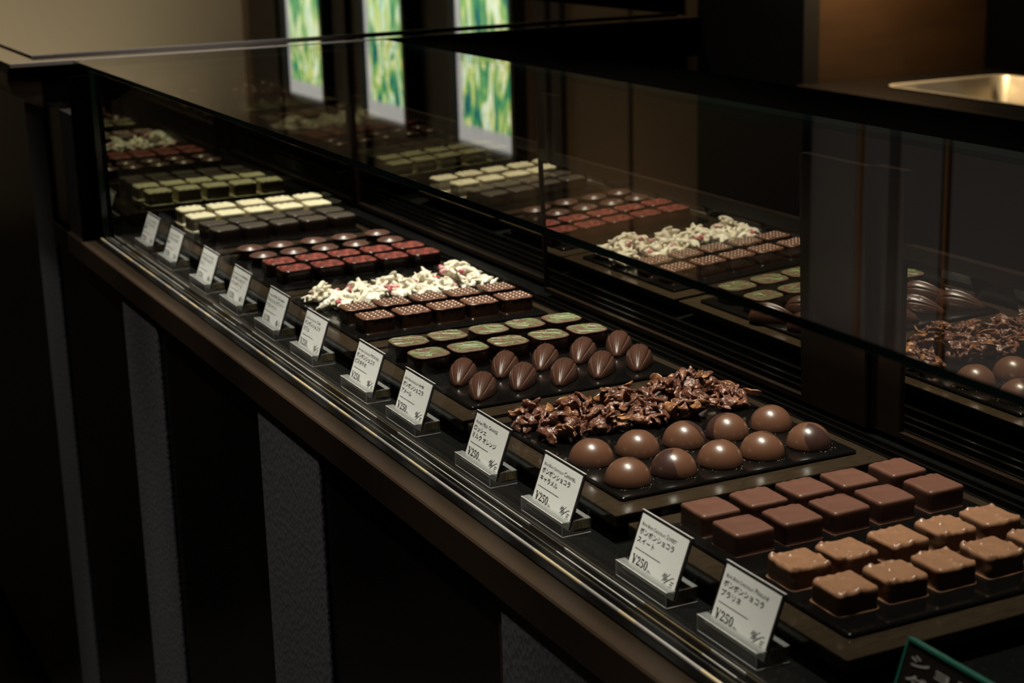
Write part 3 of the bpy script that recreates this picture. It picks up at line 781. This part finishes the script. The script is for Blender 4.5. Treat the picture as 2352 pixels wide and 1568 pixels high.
# almond clusters (dark) and cranberry clusters (ivory)
def sliver(bm, c, d, L, w, t, r, bend=0.0, mi=0):
    """a bent, tapered, irregular almond stick"""
    d = d.normalized(); up = Vector((0, 0, 1)) if abs(d.z) < 0.9 else Vector((1, 0, 0))
    s_ = d.cross(up).normalized(); u_ = s_.cross(d).normalized()
    roll = r.uniform(0, math.pi); s_, u_ = s_ * math.cos(roll) + u_ * math.sin(roll), u_ * math.cos(roll) - s_ * math.sin(roll)
    n, m_ = 9, 8; rings = []
    blunt = r.uniform(2.2, 4.0)
    for i in range(n):
        q = -1 + 2 * i / (n - 1); k = max(0.10, (1 - abs(q) ** blunt)) ** 0.6 * (1 - 0.25 * q)
        cc = c + d * (q * L / 2) + u_ * (bend * (1 - q * q) * L)
        rings.append([bm.verts.new(cc + s_ * (w / 2 * k * math.cos(a) * r.uniform(0.9, 1.1)) + u_ * (t / 2 * k * math.sin(a) * r.uniform(0.85, 1.15))) for a in [2 * math.pi * j / m_ for j in range(m_)]])
    for a_, b2 in zip(rings, rings[1:]):
        for j in range(m_): bm.faces.new((a_[j], a_[(j + 1) % m_], b2[(j + 1) % m_], b2[j])).material_index = mi
    bm.faces.new(rings[0][::-1]); bm.faces.new(rings[-1])
def rdir(r, zmax):
    a = r.uniform(0, 2 * math.pi); z = r.uniform(-0.25, zmax); q = math.sqrt(1 - z * z)
    return Vector((q * math.cos(a), q * math.sin(a), z))
def remeshed(bm, name, m_, voxel, sm=2, rough_amp=0.0):
    me = finish(bm, name + '_raw', m_)
    o = link(name + '_raw', me)
    a = o.modifiers.new('r', 'REMESH'); a.mode = 'VOXEL'; a.voxel_size = voxel
    b2 = o.modifiers.new('s', 'SMOOTH'); b2.iterations = sm; b2.factor = 0.5
    dg = bpy.context.evaluated_depsgraph_get(); dg.update()
    out = bpy.data.meshes.new_from_object(o.evaluated_get(dg)); out.name = name
    bpy.data.objects.remove(o); bpy.data.meshes.remove(me)
    sd = len(out.vertices) * 0.013
    cos = [(v.co.copy(), v.normal.copy()) for v in out.vertices]; flat = []
    for c_, n_ in cos:
        if c_.z > 0.0008:
            n1 = noise.noise(c_ * 260 + Vector((sd, 0, 0))); n2 = noise.noise(c_ * 620 + Vector((0, sd, 0)))
            c_ = c_ + n_ * (rough_amp * (0.62 * n1 + 0.38 * n2))
        flat.extend(c_)
    out.vertices.foreach_set('co', flat); out.update()
    if not out.materials: out.materials.append(m_)
    for p_ in out.polygons: p_.use_smooth = True
    return out
def cluster(seed, kind):
    r = random.Random(seed); bm = bm_new(); dark = kind == 'dark'
    rx, ry, hz = (0.0165, 0.0165, 0.0150) if dark else (0.0150, 0.0165, 0.0130)
    N = 40 if dark else 30
    for i in range(N):
        a = r.uniform(0, 2 * math.pi); q = math.sqrt(r.uniform(0, 1)); z = r.uniform(0.0, 1) ** 1.1
        sc = (1 - 0.55 * z)
        c = Vector((rx * q * sc * math.cos(a), ry * q * sc * math.sin(a), 0.0028 + hz * z * (1.05 - 0.5 * q)))
        if dark: L, w, t = r.uniform(0.007, 0.016), r.uniform(0.0034, 0.0078), r.uniform(0.0020, 0.0036)
        else: L, w, t = r.uniform(0.012, 0.019), r.uniform(0.0044, 0.0056), r.uniform(0.0040, 0.0050)
        sliver(bm, c, rdir(r, 0.75), L, w, t, r, r.uniform(-0.18, 0.18))
    for i in range(4):
        bmesh.ops.create_icosphere(bm, subdivisions=2, radius=r.uniform(0.006, 0.009), matrix=Matrix.Translation((r.uniform(-.006, .006), r.uniform(-.006, .006), 0.0055)) @ Matrix.Diagonal((1.2, 1.2, 0.6, 1)))
    for v in bm.verts: v.co.z = max(v.co.z, 0.0004)
    body = remeshed(bm, kind + '_cluster', M['rocher'] if dark else M['wrocher'], 0.00050, 2, 0.0010 if dark else 0.0004)
    extras = []
    for i in range(3 if dark else 3):
        b3 = bm_new(); a = r.uniform(0, 2 * math.pi); q = r.uniform(0.55, 0.95)
        c = Vector((rx * q * math.cos(a), ry * q * math.sin(a), hz * (r.uniform(0.55, 0.9) if dark else r.uniform(0.45, 0.75))))
        if dark: sliver(b3, c, rdir(r, 0.35), r.uniform(0.010, 0.015), 0.0066, 0.0022, r, 0.10)
        else: sliver(b3, c, rdir(r, 0.3), r.uniform(0.005, 0.009), 0.0048, 0.0040, r, 0.05)
        bmesh.ops.recalc_face_normals(b3, faces=b3.faces)
        bmesh.ops.subdivide_edges(b3, edges=b3.edges, cuts=1, use_grid_fill=True, smooth=0.6)
        extras.append(finish(b3, 'almond_sliver' if dark else 'cranberry_piece', M['almond'] if dark else M['cranberry']))
    return [('cluster_body', body)] + [('almond_sliver' if dark else 'cranberry_piece', e) for e in extras]
dk = [cluster(100 + i, 'dark') for i in range(5)]
wh = [cluster(200 + i, 'ivory') for i in range(5)]
def clusters(name, protos, xs, ys, desc, row, group, seed, z=0.0):
    r = random.Random(seed)
    for k, y in enumerate(ys):
        loc = P(xs[k], y, 0); loc.z = TOPZ + z
        t = thing(name, '%s, %s from the cards, %s' % (desc, ORD[k], row), 'chocolate', loc, r.uniform(0, 6.28), group)
        s_ = r.uniform(0.94, 1.06); t.scale = (s_, s_, s_ * r.uniform(0.95, 1.1))
        for pn, me in protos[(k + seed) % 5]: link(pn, me, t)
clusters('almond_cluster', dk, [-2.655, -2.662, -2.650, -2.655, -2.660], [1.385, 1.480, 1.575, 1.670, 1.765], 'rough milk chocolate almond cluster', 'row beside the domes', 'almond clusters', 1)
clusters('almond_cluster', dk, [-2.752, -2.748, -2.755, -2.750, -2.748], [1.375, 1.472, 1.570, 1.665, 1.762], 'rough milk chocolate almond cluster', 'row facing the cacao pods', 'almond clusters', 3)
clusters('cranberry_cluster', wh, [-3.825, -3.830, -3.835, -3.825, -3.830], [1.395, 1.485, 1.580, 1.675, 1.770], 'ivory almond cluster with cranberry', 'row beside the dotted chocolates', 'cranberry clusters', 2)
clusters('cranberry_cluster', wh, [-3.925, -3.920, -3.925, -3.925, -3.920], [1.385, 1.480, 1.575, 1.670, 1.765], 'ivory almond cluster with cranberry', 'row facing red pieces', 'cranberry clusters', 4)
def top_cluster(name, protos, x, y, z, i, label, group):
    loc = P(x, y, 0); loc.z = TOPZ + z
    t = thing(name, label, 'chocolate', loc, 1.1 * i, group)
    for pn, me in protos[i]: link(pn, me, t)
top_cluster('almond_cluster', dk, -2.705, 1.690, 0.0115, 2, 'almond cluster perched highest on the heap of almond clusters', 'almond clusters')
top_cluster('cranberry_cluster', wh, -3.880, 1.735, 0.0100, 3, 'ivory cranberry cluster perched highest on the heap of ivory clusters', 'cranberry clusters')

# crumbs round the domes
bm = bm_new(); r = random.Random(9)
for cx, cy in [(-2.389, y) for y in (1.375, 1.467, 1.562, 1.651, 1.752)] + [(-2.512, y) for y in (1.372, 1.467, 1.565, 1.658, 1.755)]:
    for _ in range(16):
        a = r.uniform(0, 6.28); q = (0.0415 + abs(r.gauss(0, 0.004))) * U
        p_ = P(cx, cy, 0) + Vector((q * math.cos(a), q * math.sin(a), 0)); p_.z = TOPZ + 0.0002
        bmesh.ops.create_icosphere(bm, subdivisions=1, radius=r.uniform(0.00015, 0.0004), matrix=Matrix.Translation(p_) @ Matrix.Diagonal((1, 1, 0.6, 1)))
tag(link('chocolate_crumbs', finish(bm, 'chocolate_crumbs', simple('crumb', (0.45, 0.33, 0.22), 0.5))), 'tiny pale crumbs scattered on the black tray around the domes', 'crumbs', None, 'stuff')

# ------------------------------------------------------------------ price cards
CW, CHT = 0.1445 * U, 0.0975 * U      # card width and height (metres)
bw = 0.0017                            # dark border
PW, PH = CW - 2 * bw, CHT - bw - 0.0042   # white panel
def text_bm(s, offset=0.0):
    c = bpy.data.curves.new('t', 'FONT'); c.body = s; c.size = 1.0; c.offset = offset; c.resolution_u = 3
    o = bpy.data.objects.new('t', c); COL.objects.link(o)
    dg = bpy.context.evaluated_depsgraph_get(); dg.update()
    me = bpy.data.meshes.new_from_object(o.evaluated_get(dg))
    bpy.data.objects.remove(o); bpy.data.curves.remove(c)
    pts = [(v.co.x, v.co.y) for v in me.vertices]; fs = [tuple(p_.vertices) for p_ in me.polygons]
    bpy.data.meshes.remove(me)
    return pts, fs
TC = {}
def put_text(bm, s, x0, x1, y0, y1, offset=0.0, shear=0.0, fit_h=None):
    """fit the outline of s into the given box (card metres, y up)"""
    key = (s, offset)
    if key not in TC: TC[key] = text_bm(s, offset)
    pts, fs = TC[key]
    xa, xb = min(p_[0] for p_ in pts), max(p_[0] for p_ in pts); ya, yb = min(p_[1] for p_ in pts), max(p_[1] for p_ in pts)
    if fit_h: ya, yb = fit_h
    kx = (x1 - x0) / (xb - xa); ky = (y1 - y0) / (yb - ya)
    vs = [bm.verts.new((x0 + (px - xa) * kx + shear * (py - ya) * ky, -0.0, y0 + (py - ya) * ky)) for px, py in pts]
    for f_ in fs:
        try: bm.faces.new([vs[i] for i in f_])
        except ValueError: pass
def stroke(bm, pts, w0, w1=None):
    w1 = w0 if w1 is None else w1; prev = None
    for i, (x, y) in enumerate(pts):
        xa, ya = pts[max(i - 1, 0)]; xb, yb = pts[min(i + 1, len(pts) - 1)]
        dx, dy = xb - xa, yb - ya; l = math.hypot(dx, dy) or 1; w = w0 + (w1 - w0) * i / max(1, len(pts) - 1)
        nx, ny = -dy / l * w / 2, dx / l * w / 2
        cur = (bm.verts.new((x + nx, 0, y + ny)), bm.verts.new((x - nx, 0, y - ny)))
        if prev: bm.faces.new((prev[0], cur[0], cur[1], prev[1]))
        prev = cur
def card_text(head, flavour, l1, l2):
    bm = bm_new()
    # panel coordinates: X from -PW/2, Y measured down from the panel top
    px = lambda f: -PW / 2 + f * PW
    pz = lambda f: (CHT - bw) - f * PH
    # small capitals heading: words in small caps, flavour a size larger
    x = px(0.055); base = pz(0.205)
    def caps(word, big, small):
        nonlocal x
        def adv(s, h):
            nonlocal x
            key = (s, 0.0)
            if key not in TC: TC[key] = text_bm(s)
            w = max(p_[0] for p_ in TC[key][0]) - min(p_[0] for p_ in TC[key][0])
            w = w * h / 0.72 * 1.06
            put_text(bm, s, x, x + w, base, base + h, 0.0, 0.0, (0.0, 0.72)); x += w + h * 0.14
        adv(word[0], big)
        if len(word) > 1: adv(word[1:].upper(), small)
        x += big * 0.48
    for w_ in head.split(): caps(w_, 0.0019, 0.0015)
    for w_ in flavour.split(): caps(w_, 0.0027, 0.0021)
    put_text(bm, l1, px(0.045), px(0.045 + 0.092 * len(l1)), pz(0.375), pz(0.255), 0.008, 0, (-0.06, 0.82))
    put_text(bm, l2, px(0.045), px(0.045 + 0.092 * len(l2)), pz(0.545), pz(0.425), 0.008, 0, (-0.06, 0.82))
    # rule
    a, c, d, e = [bm.verts.new((px(q), 0, pz(s))) for q, s in ((0.05, 0.672), (0.60, 0.672), (0.60, 0.662), (0.05, 0.662))]
    bm.faces.new((a, c, d, e))
    # price in fat-and-thin numerals
    put_text(bm, '\U0001D7D0\U0001D7D3\U0001D7CE', px(0.155), px(0.385), pz(0.960), pz(0.785))
    put_text(bm, '\U0001D418', px(0.045), px(0.145), pz(0.960), pz(0.785))
    for s in (0.885, 0.915): stroke(bm, [(px(0.060), pz(s)), (px(0.130), pz(s))], 0.00022)
    put_text(bm, '税込', px(0.405), px(0.475), pz(0.965), pz(0.915))
    # scrawled signature logo
    Q = lambda pts: [(px(0.70 + 0.26 * a_), pz(0.985 - 0.235 * b2)) for a_, b2 in pts]
    stroke(bm, Q([(0.02, .50), (.10, .72), (.20, .92), (.17, .70), (.12, .48), (.22, .70), (.34, .90), (.32, .70), (.26, .46)]), 0.00035, 0.00045)
    stroke(bm, Q([(0.26, .46), (.36, .66), (.58, 1.05)]), 0.00055, 0.00025)
    stroke(bm, Q([(.10, .20), (.18, .40), (.26, .56), (.25, .40), (.24, .24), (.34, .42), (.44, .58), (.43, .42), (.42, .30), (.52, .46), (.60, .60)]), 0.00050, 0.00035)
    stroke(bm, Q([(.24, .0), (.40, .28), (.56, .52), (.72, .74), (.86, .86), (.92, .78)]), 0.00050, 0.00030)
    for s, x0_, x1_ in ((.46, .72, .98), (.26, .70, .92), (.06, .66, .92)): stroke(bm, Q([(x0_, s), (x1_, s + .05)]), 0.00050, 0.00035)
    return finish(bm, 'card_lettering', M['ink'], False, False)
def flip(me):      # lettering faces look towards -Y
    return me
backing = box_mesh('card_backing', (-CW / 2, 0.0, 0), (CW / 2, 0.0011, CHT), M['card_black'])
paper = box_mesh('card_paper', (-PW / 2, -0.00012, 0.0030), (PW / 2, 0.0002, CHT - bw), M['paper'])
cedge = box_mesh('card_top_edge', (-CW / 2, -0.0001, CHT - 0.0001), (CW / 2, 0.0012, CHT + 0.00025), M['card_edge'])
TILT = rd(-20)
def holder_meshes():
    L = CW / 2 + 0.0012
    # profile (y, z) of the slotted block, slot leaning back
    def prism(prof, x0, x1, nm, m_):
        bm = bm_new(); rings = [[bm.verts.new((x, y, z)) for y, z in prof] for x in (x0, x1)]; n = len(prof)
        for i in range(n): bm.faces.new((rings[0][i], rings[0][(i + 1) % n], rings[1][(i + 1) % n], rings[1][i]))
        bm.faces.new(rings[0]); bm.faces.new(rings[1][::-1])
        return finish(bm, nm, m_, False)
    blk = [(0.0, 0.0), (0.0195, 0.0), (0.0195, 0.0094), (0.0074, 0.0094), (0.0056, 0.0040), (0.0040, 0.0040), (0.0058, 0.0094), (0.0, 0.0094)]
    return prism(blk, -L, L, 'acrylic_block', M['acrylic'])
hm_ = holder_meshes()
saw = box_mesh('sawn_end', (CW / 2 + 0.0011, 0.0078, 0.0036), (CW / 2 + 0.0013, 0.0192, 0.0091), M['acrylic_saw'])
bm = bm_new(); Lh = CW / 2 + 0.0012
for (y_, z_) in ((-0.0002, 0.0001), (-0.0002, 0.0091)): add_box(bm, (-Lh, y_, z_), (Lh, y_ + 0.0004, z_ + 0.0004))
for x_ in (-Lh, Lh - 0.0004): add_box(bm, (x_, -0.0002, 0.0001), (x_ + 0.0004, 0.0002, 0.0094))
for x_ in (Lh - 0.0002,): add_box(bm, (x_, 0.0, 0.0001), (x_ + 0.0004, 0.0195, 0.0005))
pol = finish(bm, 'polished_edge', M['card_edge'], False)
HEAD = 'Bon Bon Chocolat'
BON = 'ボンボンショコラ'
CARDS = [  # right end of the card, heading, flavour, line 1, line 2, what it stands before
    (-1.770, HEAD, 'Praline', BON, 'プラリネ', 'white price card lettered PRALINE, nearest to the camera'),
    (-2.006, HEAD, 'Sweet', BON, 'スイート', 'white price card lettered SWEET, before the smooth dark squares'),
    (-2.336, HEAD, 'Caramel', BON, 'キャラメル', 'white price card lettered CARAMEL, before the brown domes'),
    (-2.612, 'Rocher', 'Milk Orange', 'ロッシェ', 'ミルク オレンジ', 'white price card lettered MILK ORANGE, before the almond clusters'),
    (-2.953, HEAD, 'Amer', BON, 'アメール', 'white price card lettered AMER, before the cacao pods'),
    (-3.212, HEAD, 'Pistachio', BON, 'ピスタチオ', 'white price card lettered PISTACHIO, before the green-streaked chocolates'),
    (-3.545, HEAD, 'Cafe', BON, 'カフェ', 'white price card lettered CAFE, before the dotted chocolates'),
    (-3.815, 'Rocher', 'White Cranberry', 'ロッシェ ホワイト', 'クランベリー', 'white price card lettered WHITE CRANBERRY, before the ivory clusters'),
    (-4.108, HEAD, 'Framboise', BON, 'フランボワーズ', 'blurred price card before the red-topped chocolates'),
    (-4.392, HEAD, 'Cassis', BON, 'カシス', 'blurred price card before the swirled round chocolates'),
    (-4.732, HEAD, 'Yuzu', BON, '柚子', 'blurred price card before the plain dark chocolates'),
    (-4.996, HEAD, 'Kinako', BON, '黄粉', 'blurred price card before the ivory squares, farthest from the camera'),
]
for k, (xr, hd, fl, l1, l2, label) in enumerate(CARDS):
    xc = xr - 0.0722
    hl = P(xc - 0.003, 1.2185, DECK)
    h = link('card_holder', hm_, None, hl)
    link('sawn_end', saw, h); link('polished_edge', pol, h)
    tag(h, 'clear acrylic slotted block holding the ' + label.split(',')[0].replace('white ', ''), 'card holder', 'acrylic card holders')
    loc = P(xc, 1.2185, DECK) + Vector((0, 0.0044, 0.0042))
    t = thing('price_card', label, 'price card', loc, 0, 'price cards along the glass front')
    t.rotation_euler = (TILT, 0, 0)
    link('backing', backing, t); link('paper', paper, t); link('top_edge', cedge, t)
    le = link('lettering', card_text(hd, fl, l1, l2), t); le.location = (0, -0.00022, 0)

# dark card at the near end, only its corner is in the picture
def dark_card():
    loc = P(-1.405, 1.225, DECK) + Vector((0, 0.0, 0.0))
    t = thing('shelf_card', 'dark card with green clear edge and pale lettering, in front corner of the case', 'price card', loc, 0)
    t.rotation_euler = (rd(-18), 0, 0)
    w, h = 0.080, 0.0520
    link('panel', box_mesh('dark_panel', (-w / 2, 0, 0), (w / 2, 0.0025, h), M['card_black']), t)
    bm = bm_new()
    for lo, hi in (((-w / 2 - 0.0012, 0), (-w / 2, h + 0.0012)), ((w / 2, 0), (w / 2 + 0.0012, h + 0.0012)), ((-w / 2, h), (w / 2, h + 0.0012))):
        add_box(bm, (lo[0], -0.0006, lo[1]), (hi[0], 0.0031, hi[1]))
    link('edge', finish(bm, 'green_edge', M['green_edge'], False), t)
    bm = bm_new(); put_text(bm, 'ショコラ', -w / 2 + 0.004, w / 2 - 0.02, h - 0.0095, h - 0.0045, 0.01)
    put_text(bm, 'ダーク', -w / 2 + 0.004, w / 2 - 0.036, h - 0.019, h - 0.0125, 0.01)
    le = link('lettering', finish(bm, 'dark_card_lettering', M['grey_ink'], False, False), t); le.location = (0, -0.0003, 0)
dark_card()
